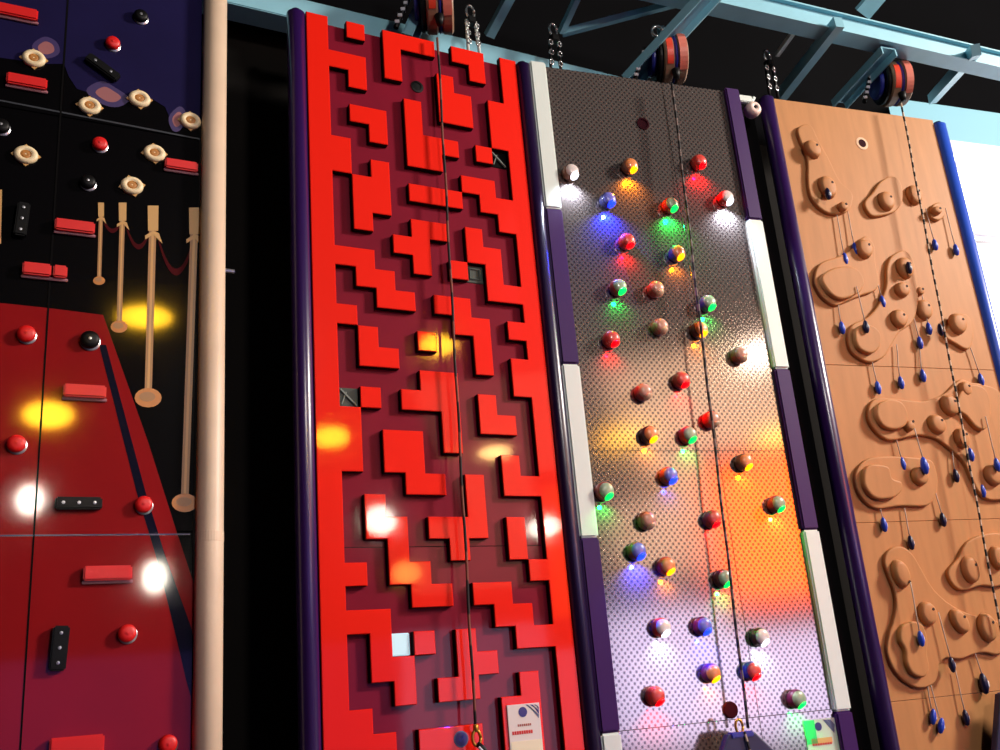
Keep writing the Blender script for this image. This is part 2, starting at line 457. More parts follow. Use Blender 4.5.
# ------------------------------------------------------------------ printed wall on the left
LN = .0
lp = thing('climbing_wall', 'glossy climbing wall printed with night sky, flashing cameras and red carpet, far left', 'climbing wall', RED, -1.405, TOP, 0)
LX, LZ = -1.405, 0.0
def lpt(x, y):                    # photo point on the left wall -> local (x, z)
    s, d = RED.sd(x, y); return (s - LX, TOP - d)
for i, (x0, x1) in enumerate(((-.78, -.003), (.003, .735))):
    for j, (z0, z1) in enumerate(((0, 2.5), (2.503, 4.775), (4.78, 5.85))):
        link('board', bbox(x0, x1, 0, .03, z0, z1, .002, 1), M['lblack'], lp)
def lprint(name, pts, m, n0=.0005, n1=.002, raw=False, par=None):
    q = pts if raw else [lpt(*p) for p in pts]
    return link(name, poly_prism(q, n0, n1), m, par or lp)
sk = [lpt(*p) for p in [(203, 118), (192, 120), (184, 128), (173, 125), (165, 107), (152, 99), (131, 101), (120, 103), (93, 94), (77, 89), (69, 77), (64, 64), (43, 64), (16, 60), (-6, 57)]]
lprint('sky_print', [(.735, 5.84)] + sk + [(-.77, sk[-1][1]), (-.77, 5.84)], M['sky'], raw=True)
cp = [lpt(*p) for p in [(0, 303), (47, 308), (103, 315), (148, 442), (176, 530), (203, 612)]]
lprint('carpet_print', [(-.77, cp[0][1] + .01)] + cp + [(.735, 1.0), (.735, .01), (-.77, .01)], M['carpet'], raw=True)
lprint('carpet_stripe', [(99, 345), (106, 345), (146, 494), (165, 555), (192, 630), (200, 690), (196, 715), (186, 680), (172, 620), (157, 560), (137, 494)], M['stripe'], .001, .003)
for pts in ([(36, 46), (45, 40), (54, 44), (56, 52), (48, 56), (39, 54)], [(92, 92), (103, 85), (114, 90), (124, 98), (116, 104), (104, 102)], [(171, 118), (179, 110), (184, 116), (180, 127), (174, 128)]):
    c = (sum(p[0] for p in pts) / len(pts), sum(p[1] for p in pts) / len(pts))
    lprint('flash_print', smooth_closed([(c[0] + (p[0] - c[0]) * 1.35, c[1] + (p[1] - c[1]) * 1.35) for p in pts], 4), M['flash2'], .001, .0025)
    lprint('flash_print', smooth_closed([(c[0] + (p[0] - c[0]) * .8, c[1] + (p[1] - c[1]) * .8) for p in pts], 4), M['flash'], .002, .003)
# seams
for x0, y0, x1, y1 in ((68, -2, 20, 752),):
    lprint('seam', [(x0 - 1, y0), (x0 + 1, y0), (x1 + 1, y1), (x1 - 1, y1)], M['black'], .001, .0035)
lprint('seam', [(-4, 99), (205, 139.5), (205, 141), (-4, 100.5)], M['steeldark'], .001, .0025)
lprint('seam', [(-4, 535), (190, 533.5), (190, 535), (-4, 536.5)], M['purple'], .002, .0035)
# printed stanchions and ropes
def stanchion(tx, ty, bx, by, w, br):
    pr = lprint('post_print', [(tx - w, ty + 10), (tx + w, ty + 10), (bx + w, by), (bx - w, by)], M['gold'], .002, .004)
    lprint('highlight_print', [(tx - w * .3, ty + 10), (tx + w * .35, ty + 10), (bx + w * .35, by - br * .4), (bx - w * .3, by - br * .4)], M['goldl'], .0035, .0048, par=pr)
    lprint('finial_print', [(tx - w * 1.5, ty), (tx + w * 1.5, ty), (tx + w * 1.4, ty + w * 7), (tx - w * 1.4, ty + w * 7)], M['goldl'], .004, .0055, par=pr)
    lprint('hook_print', [(tx - w * 2.2, ty + w * 8.3), (tx, ty + w * 7), (tx + w * 1.6, ty + w * 7.6), (tx + w * 2.6, ty + w * 10.6), (tx + w * 1.4, ty + w * 9.4), (tx, ty + w * 8), (tx - w * 2.2, ty + w * 9.4)], M['goldl'], .004, .0055, par=pr)
    el = lambda k, dy=0: [(bx + br * k * math.cos(a), by + dy + br * .72 * k * math.sin(a)) for a in [2 * math.pi * i / 16 for i in range(16)]]
    lprint('base_print', el(1), M['goldb'], .004, .0055, par=pr)
    lprint('base_print', [(x * .6 + (bx - 2) * .4, y * .5 + (by - 2) * .5) for x, y in el(1)], M['gold'], .0055, .0065, par=pr)
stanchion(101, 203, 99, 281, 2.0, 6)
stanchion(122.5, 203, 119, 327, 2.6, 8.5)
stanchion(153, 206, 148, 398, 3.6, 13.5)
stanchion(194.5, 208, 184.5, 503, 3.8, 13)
lprint('post_print', [(-2, 190), (2, 190), (1, 244), (-3, 244)], M['goldl'], .002, .004)
def ropeprint(p, q, sag, w):
    up_, lo = [], []
    for k in range(13):
        t = k / 12; x = p[0] + (q[0] - p[0]) * t; y = p[1] + (q[1] - p[1]) * t + sag * 4 * t * (1 - t)
        up_.append((x, y - w)); lo.append((x, y + w))
    lprint('rope_print', up_ + lo[::-1], M['ropeprint'], .001, .002)
ropeprint((104, 222), (121, 222), 9, 2.2); ropeprint((126, 226), (150, 230), 19, 2.6); ropeprint((157, 234), (192, 246), 32, 3.4)

def lh(x, y, n=.03): return RED.sd(x, y, n)
def bar_hold(x, y, L, H, rotd, label, m=None, bolts=0, parts=True, segs=1, n=.04):
    s, d = lh(x, y); o = thing('bar_hold', label, 'climbing hold', RED, s, d, .002)
    o.rotation_euler = (0, -math.radians(rotd), RED.yaw)
    mm = m or M['redhold']
    if segs == 1:
        link('grip', bbox(-L / 2, L / 2, -n, 0, -H / 2, H / 2, .008), mm, o)
    else:
        for k, (a, b_) in enumerate(((-.5, .14), (.18, .5))): link('grip', bbox(a * L, b_ * L, -n, 0, -H / 2, H / 2, .008), mm, o)
    if bolts == 0: link('base_strip', bbox(-L / 2 - .002, L / 2 + .006, -.016, .001, -H / 2 - .012, -H / 2 + .004, .003), M['redholdl'], o)
    for k in range(bolts):
        q = (-.5 + (k + .5) / bolts) * L
        link('bolt', lathe([(.008, n - .002), (.008, n + .004), (0, n + .005)], 10, off=(q, 0, 0)), M['silver'], o)
    return o
bar_hold(18, 11.5, 0.2, 0.07, 0, 'red bar hold at the top left corner, on the printed night sky')
bar_hold(27, 81, 0.2, 0.066, 0, 'red bar hold in the black area below the night sky, far left')
bar_hold(181.5, 165, 0.18, 0.06, 0, 'red bar hold beside the cream pole, below the gold round holds')
bar_hold(75, 226, 0.195, 0.066, 0, 'red bar hold just left of the shortest printed gold stanchion')
bar_hold(45, 270, 0.21, 0.068, 0, 'red bar hold split in two pieces, just above the printed red carpet', segs=2)
bar_hold(85, 391, 0.2, 0.066, 0, 'red bar hold high on the printed red carpet, right of the yellow lamp reflection', m=M['redhold'])
bar_hold(108, 573, 0.22, 0.07, 0, 'red bar hold low on the printed red carpet, left of the navy stripe')
bar_hold(77, 746, 0.23, 0.085, 0, 'red bar hold at the bottom edge of the picture, on the printed carpet')
bar_hold(103, 67, 0.2, 0.055, -33, 'black diagonal bar hold on the printed night sky', m=M['blackhold'], bolts=2)
bar_hold(79, 503, 0.21, 0.06, 0, 'black horizontal bar hold with silver bolts on the printed red carpet', m=M['blackhold'], bolts=3)
bar_hold(59.5, 648, 0.2, 0.072, 87, 'black upright bar hold with silver bolts low on the printed carpet', m=M['blackhold'], bolts=3)
bar_hold(22, 219, 0.19, 0.06, 87, 'black upright bar hold on the black area, left of the printed stanchions', m=M['blackhold'], bolts=3)
def round_hold(x, y, r, label, m, shine=True):
    s, d = lh(x, y); o = thing('round_hold', label, 'climbing hold', RED, s, d, .002)
    link('knob', lathe([(r * .95, 0), (r, .008), (r * .98, .028), (r * .86, .036), (r * .5, .040), (0, .041)], 24), m, o, True)
    link('collar', lathe([(r * 1.04, 0), (r * 1.04, .006), (r * .8, .012)], 24, off=(.004, 0, -.006)), M['silver'], o)
    link('bolt', lathe([(.008, .038), (.008, .043), (0, .044)], 10), m if m is not M['blackhold'] else M['silver'], o)
for x, y, r, lab, m in ((113, 42, .04, 'round red hold on the printed night sky', 'redhold'),
    (100, 143, .04, 'round red hold in the black area, below the night sky edge', 'redhold'),
    (26.5, 333, .043, 'round red hold at the top of the printed carpet, left of the seam', 'redhold'),
    (16.5, 443, .043, 'round red hold on the carpet below the yellow lamp reflection, far left', 'redhold'),
    (144, 504, .042, 'round red hold overlapping the black stripe of the printed carpet', 'redhold'),
    (127.5, 633, .042, 'round red hold low on the printed carpet, left of the navy stripe', 'redhold'),
    (168.5, 744, .042, 'round red hold at the bottom edge of the picture beside the cream pole', 'redhold'),
    (141, 15, .04, 'round black hold at the top of the printed night sky', 'blackhold'),
    (1, 125, .042, 'round black hold cut by the left edge of the picture', 'blackhold'),
    (88, 181, .04, 'round black hold on the black area below a red round one', 'blackhold'),
    (90, 339, .047, 'round black hold at the top right corner of the printed carpet', 'blackhold')):
    round_hold(x, y, r, lab, M[m])
def ring_hold(x, y, label, r=.06, rays=1):
    s, d = lh(x, y); o = thing('ring_hold', label, 'climbing hold', RED, s, d, .003)
    a = random.uniform(0, .3)
    if rays:
        pts = []
        for k in range(16):
            rr = r * (1.22 if k % 4 == 0 else .93); an = 2 * math.pi * k / 16 + a
            pts.append((rr * math.cos(an), rr * .9 * math.sin(an)))
        link('pointed_base', poly_prism(pts, 0, .006), M['goldl'], o)
    link('ring', lathe([(r, .0), (r, .010), (r * .9, .022), (r * .55, .026), (r * .45, .018)], 28, sz=.88), M['creamring'], o, True)
    link('center', lathe([(r * .5, .012), (r * .46, .019), (r * .2, .020), (0, .017)], 20, sz=.86), M['tanc'], o, True)
for x, y, lab in ((34, 56.5, 'cream ring hold on the night sky, leftmost of all the cream ring holds'),
    (90, 104, 'cream ring hold at the sky edge, left of two neighbours in its row'),
    (140, 97, 'cream ring hold at the sky edge below the black diagonal bar, right of the middle'),
    (191, 119, 'cream ring hold beside the cream pole at the edge of the night sky'),
    (26, 153, 'cream ring hold in the black area at far left, below the red bar hold'),
    (155, 151.5, 'cream ring hold in the black area touching a red bar hold'),
    (132.5, 184, 'cream ring hold in the black area, directly above the printed stanchions')):
    ring_hold(x, y, lab)

# cream pole
po = thing('pole', 'tall cream round pole standing between the printed wall and the dark gap', 'pole', loc=(-.592, -.02, 0))
link('shaft', lathe([(.07, 0), (.07, 2.49), (.0695, 2.495), (.0695, 7.2)], 32, 'Z'), M['cream'], po, True)
link('joint_ring', lathe([(.0705, 2.44), (.0712, 2.445), (.0712, 2.49), (.0705, 2.495)], 32, 'Z'), M['cream'], po)
link('bolt', lathe([(.012, .06), (.012, .12), (0, .121)], 10, 'X', off=(0, 0, 3.96)), M['silver'], po)

# ------------------------------------------------------------------ red block panel
CU, CV = .125, .12606
def g(u, v): return (u * CU, TOP - v * CV)
RT = .045
rp = thing('climbing_wall', 'maroon climbing panel covered in bright red stepped blocks', 'climbing wall', RED, 0, TOP, 0)
HOLES = [(10, 6, 0), (8, 13, 1), (1, 20, 2), (3, 31, 3)]
link('board', bbox(.005, 1.495, RT, RT + .03, 0, TOP - .03, .002, 1), M['maroon'], rp)
def redpoly(cells, par, name, ox=0, oz=0, scale_left=False):
    pts = []
    for (u, v) in outline(cells):
        x, z = g(u, v)
        if u == 0: x = -.018
        if u == 12: x = 1.505
        pts.append((x - ox, max(z, .02) - oz))
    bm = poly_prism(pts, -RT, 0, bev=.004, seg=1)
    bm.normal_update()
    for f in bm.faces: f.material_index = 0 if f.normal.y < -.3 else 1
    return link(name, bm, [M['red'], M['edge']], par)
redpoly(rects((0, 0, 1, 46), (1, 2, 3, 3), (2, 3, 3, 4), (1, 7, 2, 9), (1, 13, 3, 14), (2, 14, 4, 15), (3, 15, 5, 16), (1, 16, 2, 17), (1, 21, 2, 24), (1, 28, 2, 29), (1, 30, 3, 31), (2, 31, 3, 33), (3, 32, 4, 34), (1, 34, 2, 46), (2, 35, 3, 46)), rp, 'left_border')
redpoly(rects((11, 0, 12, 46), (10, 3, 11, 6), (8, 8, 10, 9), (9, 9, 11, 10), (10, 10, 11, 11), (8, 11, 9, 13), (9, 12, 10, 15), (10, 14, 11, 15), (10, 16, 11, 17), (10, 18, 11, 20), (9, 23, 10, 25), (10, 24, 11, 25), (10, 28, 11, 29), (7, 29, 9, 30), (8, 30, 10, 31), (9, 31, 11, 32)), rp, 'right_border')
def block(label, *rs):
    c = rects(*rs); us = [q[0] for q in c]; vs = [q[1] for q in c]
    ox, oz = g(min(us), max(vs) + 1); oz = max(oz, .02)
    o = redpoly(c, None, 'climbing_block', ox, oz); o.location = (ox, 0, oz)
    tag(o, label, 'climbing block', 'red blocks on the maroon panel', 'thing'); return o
block('small red square block at the top edge, left of the belay device', (2, 0, 3, 1))
block('red block shaped like an upside-down L at the top edge, left of the belay rope', (4, 0, 7, 1), (4, 1, 5, 3))
block('red stepped block at the top edge, right of the belay rope', (8, 0, 10, 1), (9, 1, 10, 2))
block('red block of a narrow step over a square, right of the rope near the top', (7, 2, 8, 3), (7, 3, 9, 5))
block('large tall red block below the dark round port, left of the rope', (5, 4, 6, 6), (5, 6, 7, 8), (7, 6, 8, 7))
block('small red stepped block in the upper left, left of the large tall block', (2, 5, 4, 6), (3, 6, 4, 7))
block('tall red block near the left border, below the small stepped block', (3, 8, 4, 11), (2, 9, 3, 12))
block('flat red bar block lying across the rope in the upper part', (5, 9, 8, 10))
block('cross-like red block with one arm to the left, below the flat bar block', (5, 11, 7, 12), (4, 12, 6, 13), (5, 13, 6, 14))
block('small red square block just left of the black square hole below the flat bar', (7, 13, 8, 14))
block('small red square block beside the topmost black hole at the right border', (9, 6, 10, 7))
block('red staircase block falling to the right across the rope, mid height', (6, 15, 8, 16), (7, 16, 9, 17), (8, 17, 9, 19))
block('red L-shaped block with its foot to the right, above the green mesh hole', (2, 17, 3, 19), (3, 18, 4, 19))
block('small red square block lit by a yellow reflection, left of the rope', (5, 17, 6, 18))
block('small red square block right of the green mesh hole near the left border', (2, 20, 3, 21))
block('large red block with an arm left and a leg down, in the centre', (5, 19, 7, 20), (4, 20, 7, 21), (6, 21, 7, 23))
block('small red L-shaped block right of the rope, level with the central large block', (8, 20, 9, 22), (9, 21, 10, 22))
block('red square block with a stepped lower right corner, left of centre', (3, 22, 5, 24), (4, 24, 6, 25))
block('long red staircase block with a white light reflection, lower left', (2, 25, 3, 27), (3, 26, 4, 29), (4, 28, 5, 30), (5, 29, 6, 30))
block('red block of an upright, a left arm and a short stem, lower centre', (7, 24, 8, 26), (5, 26, 8, 27), (6, 27, 7, 28))
block('tall narrow red block near the right border, lower half', (9, 26, 10, 28))
block('small red square block right of the pale blue square near the bottom', (4, 31, 5, 32))
block('red block crossing the rope near the bottom, with one arm each side', (6, 31, 7, 34), (7, 32, 8, 33), (5, 33, 6, 34))
yb = block('red block with a round blue emblem at the bottom edge', (4, 35, 7, 40))
zb = block('red block carrying a white notice at the bottom right', (9, 33, 10, 34), (8, 34, 10, 40))
# square cut-outs
for u, v, k in HOLES:
    x, z = g(u, v + 1)
    w = CU; h = CV
    if k == 3:
        link('square_insert', bbox(x + .004, x + w - .016, RT - .022, RT + .004, z + .004, z + h - .004, .004), M['paleblue'], rp)  # glowing block put in for light showing through the square hole
        continue
    ins = link('square_insert', bbox(x + .004, x + w - .004, RT - .006, RT + .004, z + .004, z + h - .004, .002), M['greeninsert'] if k else M['black'], rp)
    if k == 1:
        link('frame', torus(.05, .007, 4, 4, start=math.pi / 4, off=(x + w / 2, RT - .01, z + h / 2)), M['greyrod'], ins)
    else:
        link('rod', tube([(x + .015, RT - .012, z + h - .015), (x + w - .015, RT - .012, z + .015)], .008, 6), M['greyrod'], ins)
        link('rod', tube([(x + .02, RT - .012, z + .02), (x + .05, RT - .012, z + h - .03)], .005, 6), M['greyrod'], ins)
# dark round port near the top
sx, sd_ = RED.sd(417, 87, -RT)
link('round_port', lathe([(.045, -RT - .002), (.045, -RT + .006), (.03, -RT + .008), (.03, -RT + .003), (0, -RT + .003)], 20, off=(sx, 0, TOP - sd_)), M['blackhold'], rp)
link('seam', bbox(.13, 1.37, RT - .001, RT + .002, TOP - 27.3 * CV - .002, TOP - 27.3 * CV + .002, 0), M['black'], rp)
# emblem and notice
def rl(x, y, n=.0): s, d = RED.sd(x, y, n); return s, TOP - d
x, z = rl(461, 739)
em = thing('round_emblem', 'round blue emblem with a pale rim on the lowest red block left of the rope', 'emblem', RED, x, TOP - z, .0)
link('rim', lathe([(.042, 0), (.042, .003), (.03, .004)], 24), M['signslate'], em)
link('face', lathe([(.035, .001), (.035, .005), (0, .006)], 24), M['signnavy'], em)
link('mark', poly_prism([(-.016, -.004), (-.004, -.016), (.017, .008), (.010, .017), (-.004, .002), (-.010, .010)], .004, .007), M['belayblue'], em)
sx, sz_ = rl(522, 704)
nt_ = thing('notice_board', 'white notice with a blue round emblem and red text on the red block, bottom right', 'sign', RED, sx, TOP - sz_ + .34, .001)
def nl(x, y): a, b_ = rl(x, y); return (a - sx, b_ - (sz_ - .34))
bx0 = nl(506, 704)[0]; bx1 = nl(538.5, 704)[0]
link('plate', bbox(bx0, bx1, -.008, 0, 0, .34, .002), M['sign'], nt_)
c = nl(522, 712); link('round_emblem', lathe([(.027, .007), (.027, .010), (0, .0105)], 20, off=(c[0], 0, c[1])), M['signnavy'], nt_)
for dx, m in ((0, 'signslate'), (5, 'signnavy'), (9, 'signslate')):
    link('corner_stripe', poly_prism([nl(524.5 + dx * .9, 704.6), nl(527 + dx * .9, 704.6), nl(538, 715 - dx * .8 + 3), nl(538, 711.5 - dx * .8 + 3)], .007, .0095), M[m], nt_)
bm = bmesh.new(); a, z0 = nl(517, 726)
for k in range(7): box(bm, a + k * .0125, a + k * .0125 + .009, -.0095, -.007, z0 - .004, z0 + .008)
link('text_line', bm, M['signbrown'], nt_)
bm = bmesh.new(); a, z0 = nl(511.5, 734)
for k in range(9): box(bm, a + k * .0145, a + k * .0145 + .0115, -.0095, -.007, z0 - .006, z0 + .012)
link('text_line', bm, M['signred'], nt_)
link('picture', bbox(bx0 + .008, bx1 - .004, -.0095, -.007, .02, nl(520, 741)[1], .0), M['signcream'], nt_)

# purple tubes and striped posts
def vtube(P, s, n, r, d0, d1, m, label, name='edge_tube'):
    o = thing(name, label, 'padded tube', P, s, d1, n)
    link('padding', lathe([(r * .6, 0), (r, .02), (r, d1 - d0 - .02), (r * .6, d1 - d0)], 24, 'Z'), M[m], o, True)
    link('end_cap', lathe([(r * .62, d1 - d0 - .004), (r * .5, d1 - d0 + .01), (0, d1 - d0 + .012)], 20, 'Z'), M['blackhold'], o, True)
    return o
vtube(RED, -.078, -.03, .058, .0, TOP, 'purple', 'dark purple padded tube along the left edge of the red panel')
vtube(RED, 1.565, -.02, .058, .0, TOP, 'purpledark', 'dark purple padded tube along the right edge of the red panel')
POSTS = []
def striped(P, pts, w, label, firstcol):
    """post made of stacked coloured lengths; pts = photo heights of the joints"""
    s = sum(P.sd(x, y, .02)[0] for x, y in pts) / len(pts)
    ds = [-.01] + [P.sd(x, y, .02)[1] for x, y in pts[1:-1]] + [TOP]
    o = thing('striped_post', label, 'post', P, s, TOP, 0); POSTS.append(s)
    for k in range(len(ds) - 1):
        wht = (k % 2 == 0) == (firstcol == 'w')
        link('white_length' if wht else 'purple_length', bbox(-w / 2, w / 2, -.035, .05, TOP - ds[k + 1] + .002, TOP - ds[k], .012), M['white'] if wht else M['purplepost'], o)
    return o
striped(GRY, [(539, 76), (551.5, 209), (569.5, 364.5), (588.5, 538), (610, 733), (620, 800)], .125, 'white and purple striped post on the left edge of the grey panel', 'w')
striped(GRY, [(738, 94), (754, 220), (782, 369), (811, 530), (844, 711), (850, 800)], .125, 'white and purple striped post on the right edge of the grey panel', 'p')
PL, PR = POSTS
s0 = GRY.sd(768, 96)[0]; s1 = GRY.sd(891, 750)[0]
STL = (s0 + s1) / 2
vtube(GRY, STL - .0, -.02, .06, .0, TOP, 'purple', 'dark purple padded tube along the left edge of the tan panel')
s0 = GRY.sd(937, 110)[0]; s1 = GRY.sd(976, 275)[0]
STR = (s0 + s1) / 2
vtube(GRY, STR + .0, -.02, .062, .03, TOP, 'bluetube', 'blue padded tube along the right edge of the tan panel beside the windows')
# black board closing the gap left of the tan panel
bm = bbox(-.14, .14, .12, .16, 0, TOP - .12, .002)
o = link('gap_board', bm, M['black'], None, loc=GRY.w(STL - .2, TOP, 0), rz=GRY.yaw); o.name = 'wall_gap'; tag(o, kind='structure')

# ------------------------------------------------------------------ grey perforated panel with lit holds
GS0 = PL + .0635; GS1 = PR - .0635
GC = (GS0 + GS1) / 2; GW = (GS1 - GS0)
gp = thing('climbing_wall', 'grey perforated half-mirror climbing panel with colour-lit round holds', 'climbing wall', GRY, GC, TOP, 0)
seam_d = GRY.sd(660, 727)[1]
hw = GW / 2
for x0, x1 in ((-hw, hw * .28 - .0015), (hw * .28 + .0015, hw)):
    for z0, z1 in ((0.0, TOP - seam_d - .0015), (TOP - seam_d + .0015, 3.0), (3.002, TOP - .005)):
        link('sheet', bbox(x0, x1, 0, .02, z0, z1, .001, 1), M['perf'], gp)
s, d = GRY.sd(643, 124); link('round_port', lathe([(.05, 0), (.05, .006), (.036, .008), (.036, .002), (0, .002)], 20, off=(s - GC, 0, TOP - d)), PORT, gp)
s, d = GRY.sd(730, 710); link('round_port', lathe([(.05, 0), (.05, .010), (.044, .014), (0, .015)], 20, off=(s - GC, 0, TOP - d)), PORT, gp)

LEDC = dict(white=(225, 235, 255), orange=(255, 140, 0), red=(255, 0, 6), blue=(16, 40, 255), green=(0, 215, 70), unlit=(190, 150, 120))
BODY = dict(rb=mat('hold_redbrown', (158, 58, 46), .35, coat=.3), br=mat('hold_brown', (140, 88, 66), .4, coat=.3),
            dk=mat('hold_dark', (74, 34, 34), .35, coat=.3), pu=mat('hold_plum', (104, 28, 74), .35, coat=.3),
            bl=mat('hold_slate', (70, 70, 120), .35, coat=.3), rd=mat('hold_red', (210, 50, 36), .35, coat=.3))
for k, c in LEDC.items():
    MATS['lens_' + k] = mat('lens_' + k, c if k != 'unlit' else (206, 170, 140), .25, emit=c if k != 'unlit' else None, es={'white': 5, 'orange': 4, 'red': 4, 'blue': 5, 'green': 3}.get(k, 0))
H = [(571, 172, 'white', 'br', 5), (630, 166, 'orange', 'br', 3), (699, 162, 'red', 'rd', 3), (608, 200, 'blue', 'bl', 9), (670.5, 205, 'green', 'rd', 4.5),
     (726, 198, 'white', 'rd', 6), (627, 241, 'red', 'rd', 1.5), (677, 253, 'orange', 'bl', 1), (618.5, 287, 'green', 'rb', 1.2), (656, 289, 'unlit', 'rb', 0),
     (708, 303, 'green', 'bl', 1.2), (660, 326.5, 'unlit', 'br', 0), (699.5, 329.5, 'orange', 'dk', 1), (611.5, 339, 'red', 'rd', 1.2), (739.5, 355, 'unlit', 'br', 0),
     (643.5, 392, 'unlit', 'rb', 0), (681.5, 380, 'red', 'rb', 1.2), (711.5, 419.5, 'unlit', 'rd', 0), (649.5, 434.5, 'orange', 'dk', 1), (688.5, 435, 'green', 'rd', 1.2),
     (744.5, 462, 'orange', 'br', .8), (669, 475.5, 'blue', 'rb', .4), (605, 491, 'green', 'rb', 1.2), (647, 520.5, 'unlit', 'br', 0), (712.5, 519, 'red', 'rb', .6),
     (777, 504, 'green', 'rb', .5), (637, 551, 'blue', 'br', 5), (666.5, 566, 'orange', 'rd', 1), (723.5, 578.5, 'green', 'dk', 1.2), (661.5, 627.5, 'white', 'rd', 1.6),
     (703, 626, 'blue', 'pu', 2.5), (760.5, 637, 'white', 'dk', 1.6), (711.5, 673, 'orange', 'pu', .8), (752, 671, 'red', 'bl', .8), (655.5, 696, 'red', 'rd', 2),
     (797, 699, 'green', 'pu', 1.6)]
BODYW = dict(rb='red-brown', br='brown', dk='dark', pu='plum', bl='slate', rd='red')
ORD = ['topmost', 'second from top', 'third from top', 'fourth from top', 'fifth from top', 'sixth from top', 'seventh from top', 'eighth from top', 'ninth from top']
cnt = {}
KN = [(.044, 0), (.054, .006), (.058, .022), (.057, .046), (.052, .058), (.046, .062), (0, .063)]
FACE = dict(white=(226, 214, 208), orange=(226, 140, 84), red=(216, 74, 64), blue=(112, 116, 210), green=(150, 172, 140), unlit=(186, 132, 110))  # LED tint put into the base colour of each frosted cap
for k, c in FACE.items(): mat('face_' + k, c, .3, coat=.3)
CEN = Vector((0, -.036, 0))
for x, y, col, body, pw in sorted(H, key=lambda h: h[1]):
    k = cnt.get(col, 0); cnt[col] = k + 1
    tot = sum(1 for h in H if h[2] == col)
    o_ = 'lowest' if k == tot - 1 else ORD[k]
    lab = ('%s unlit round hold on the perforated panel, %s of the unlit ones' % (BODYW[body], o_)) if col == 'unlit' else \
          '%s-lit round hold on the grey perforated panel, %s of the %s ones' % (col, o_, col)
    s, d = GRY.sd(x, y, .04)
    o = thing('light_hold', lab, 'climbing hold', GRY, s, d, .001, 'lit holds on the perforated panel')
    link('base_ring', lathe([(.046, 0), (.046, .008), (.03, .01)], 24), M['blackhold'], o)
    link('knob', lathe(KN, 28), BODY[body], o, True)
    link('face', lathe([(.048, .058), (.0475, .066), (.041, .073), (.024, .079), (0, .080)], 28), MATS['face_' + col], o, True)
    # coloured lens: a cap on the lower right of the knob
    dr = Vector((.35, -.42, -.84)).normalized()
    bm = lathe([(.034, .042), (.032, .051), (.022, .0575), (0, .060)], 20)
    q = Vector((0, -1, 0)).rotation_difference(dr)
    bmesh.ops.rotate(bm, verts=bm.verts, cent=(0, 0, 0), matrix=q.to_matrix()); bmesh.ops.translate(bm, verts=bm.verts, vec=CEN)
    link('lens', bm, MATS['lens_' + col], o, True)
    if pw:
        ld = bpy.data.lights.new('hold_lamp', 'SPOT'); ld.energy = pw * 5; ld.color = lin(LEDC[col])[:3]; ld.shadow_soft_size = .012
        ld.spot_size = math.radians(150); ld.spot_blend = 1
        lo = bpy.data.objects.new('hold_lamp', ld); COL.objects.link(lo); lo.parent = o; lo.location = (-.004, -.055, -.085)
        lo.rotation_euler = Vector((0, .5, -1)).to_track_quat('-Z', 'Y').to_euler()

# notice at the bottom of the grey panel
s, d = GRY.sd(819, 719)
gn = thing('notice_board', 'small grey and green notice at the bottom right of the perforated panel', 'sign', GRY, s, d + .3, .001)
def gl(x, y): a, b_ = GRY.sd(x, y); return (a - s, d + .3 - b_)
gx0, gx1 = gl(802.5, 719)[0], gl(835, 719)[0]
link('plate', bbox(gx0, gx1, -.006, 0, 0, .3, .002), M['signgrey'], gn)
link('green_panel', bbox(gx0 + .001, gl(813, 719)[0], -.0075, -.005, gl(805, 745)[1], .298, 0), M['signgreen'], gn)
c = gl(817.5, 726.5); link('round_emblem', lathe([(.025, .005), (.025, .008), (0, .0085)], 20, off=(c[0], 0, c[1])), M['signnavy'], gn)
for k in range(2):
    link('corner_stripe', poly_prism([gl(822 + 4 * k, 719.5), gl(825.5 + 4 * k, 719.5), gl(834, 729.5 - 5 * k), gl(833.5, 733 - 4 * k)], .005, .0075), M['signslate'], gn)
link('text_band', bbox(gl(811, 742)[0], gl(832, 742)[0], -.0075, -.005, gl(815, 744.5)[1], gl(815, 738.5)[1], 0), M['signsand'], gn)
bm = bmesh.new(); a, z0 = gl(812, 745)
for k in range(8): box(bm, a + k * .018, a + k * .018 + .014, -.008, -.005, z0 - .006, z0 + .006)
link('text_line', bm, M['signred'], gn)

# ------------------------------------------------------------------ tan wooden panel with raised shapes
TS0 = GRY.sd(775, 96)[0]; TS1 = GRY.sd(931, 111)[0]
TS0 = STL + .058; TS1 = STR - .06
TC = (TS0 + TS1) / 2
tp = thing('climbing_wall', 'tan plywood climbing panel with raised rounded shapes and hanging blue pegs', 'climbing wall', GRY, TC, TOP, 0)
d1 = GRY.sd(869, 366)[1]; d2 = GRY.sd(920, 521)[1]; d3 = GRY.sd(920, 699)[1]
zs = [TOP - .01, TOP - d1, TOP - d2, TOP - d3, .0]
for a, b_ in zip(zs, zs[1:]):
    link('sheet', bbox(TS0 - TC, TS1 - TC, 0, .03, b_ + .0012, a - .0012, .002, 1), M['wood'], tp)
def tl(x, y, n=0.0): s, d = GRY.sd(x, y, n); return (s - TC, TOP - d)
LIM = TS1 - TC - .012
PN = .034
def plate(pts, n0=0, n1=PN, bev=.012):
    q = smooth_closed([tl(x, y, n1) for x, y in pts], 6)
    q = [(min(x, LIM), z) for x, z in q]
    out = []
    for p in q:
        if not out or (Vector(p) - Vector(out[-1])).length > .004: out.append(p)
    return link('raised_plate', poly_prism(out, n0, n1, bev=bev, seg=3), M['wood'], tp)
plate([(798, 129), (804, 124), (812, 126), (820, 142), (829, 158), (840, 180), (852, 192), (852.5, 203), (848, 211), (836, 214), (824, 210.5), (814, 201), (809.5, 191), (808, 177), (808, 164), (806, 152), (800.5, 140)])
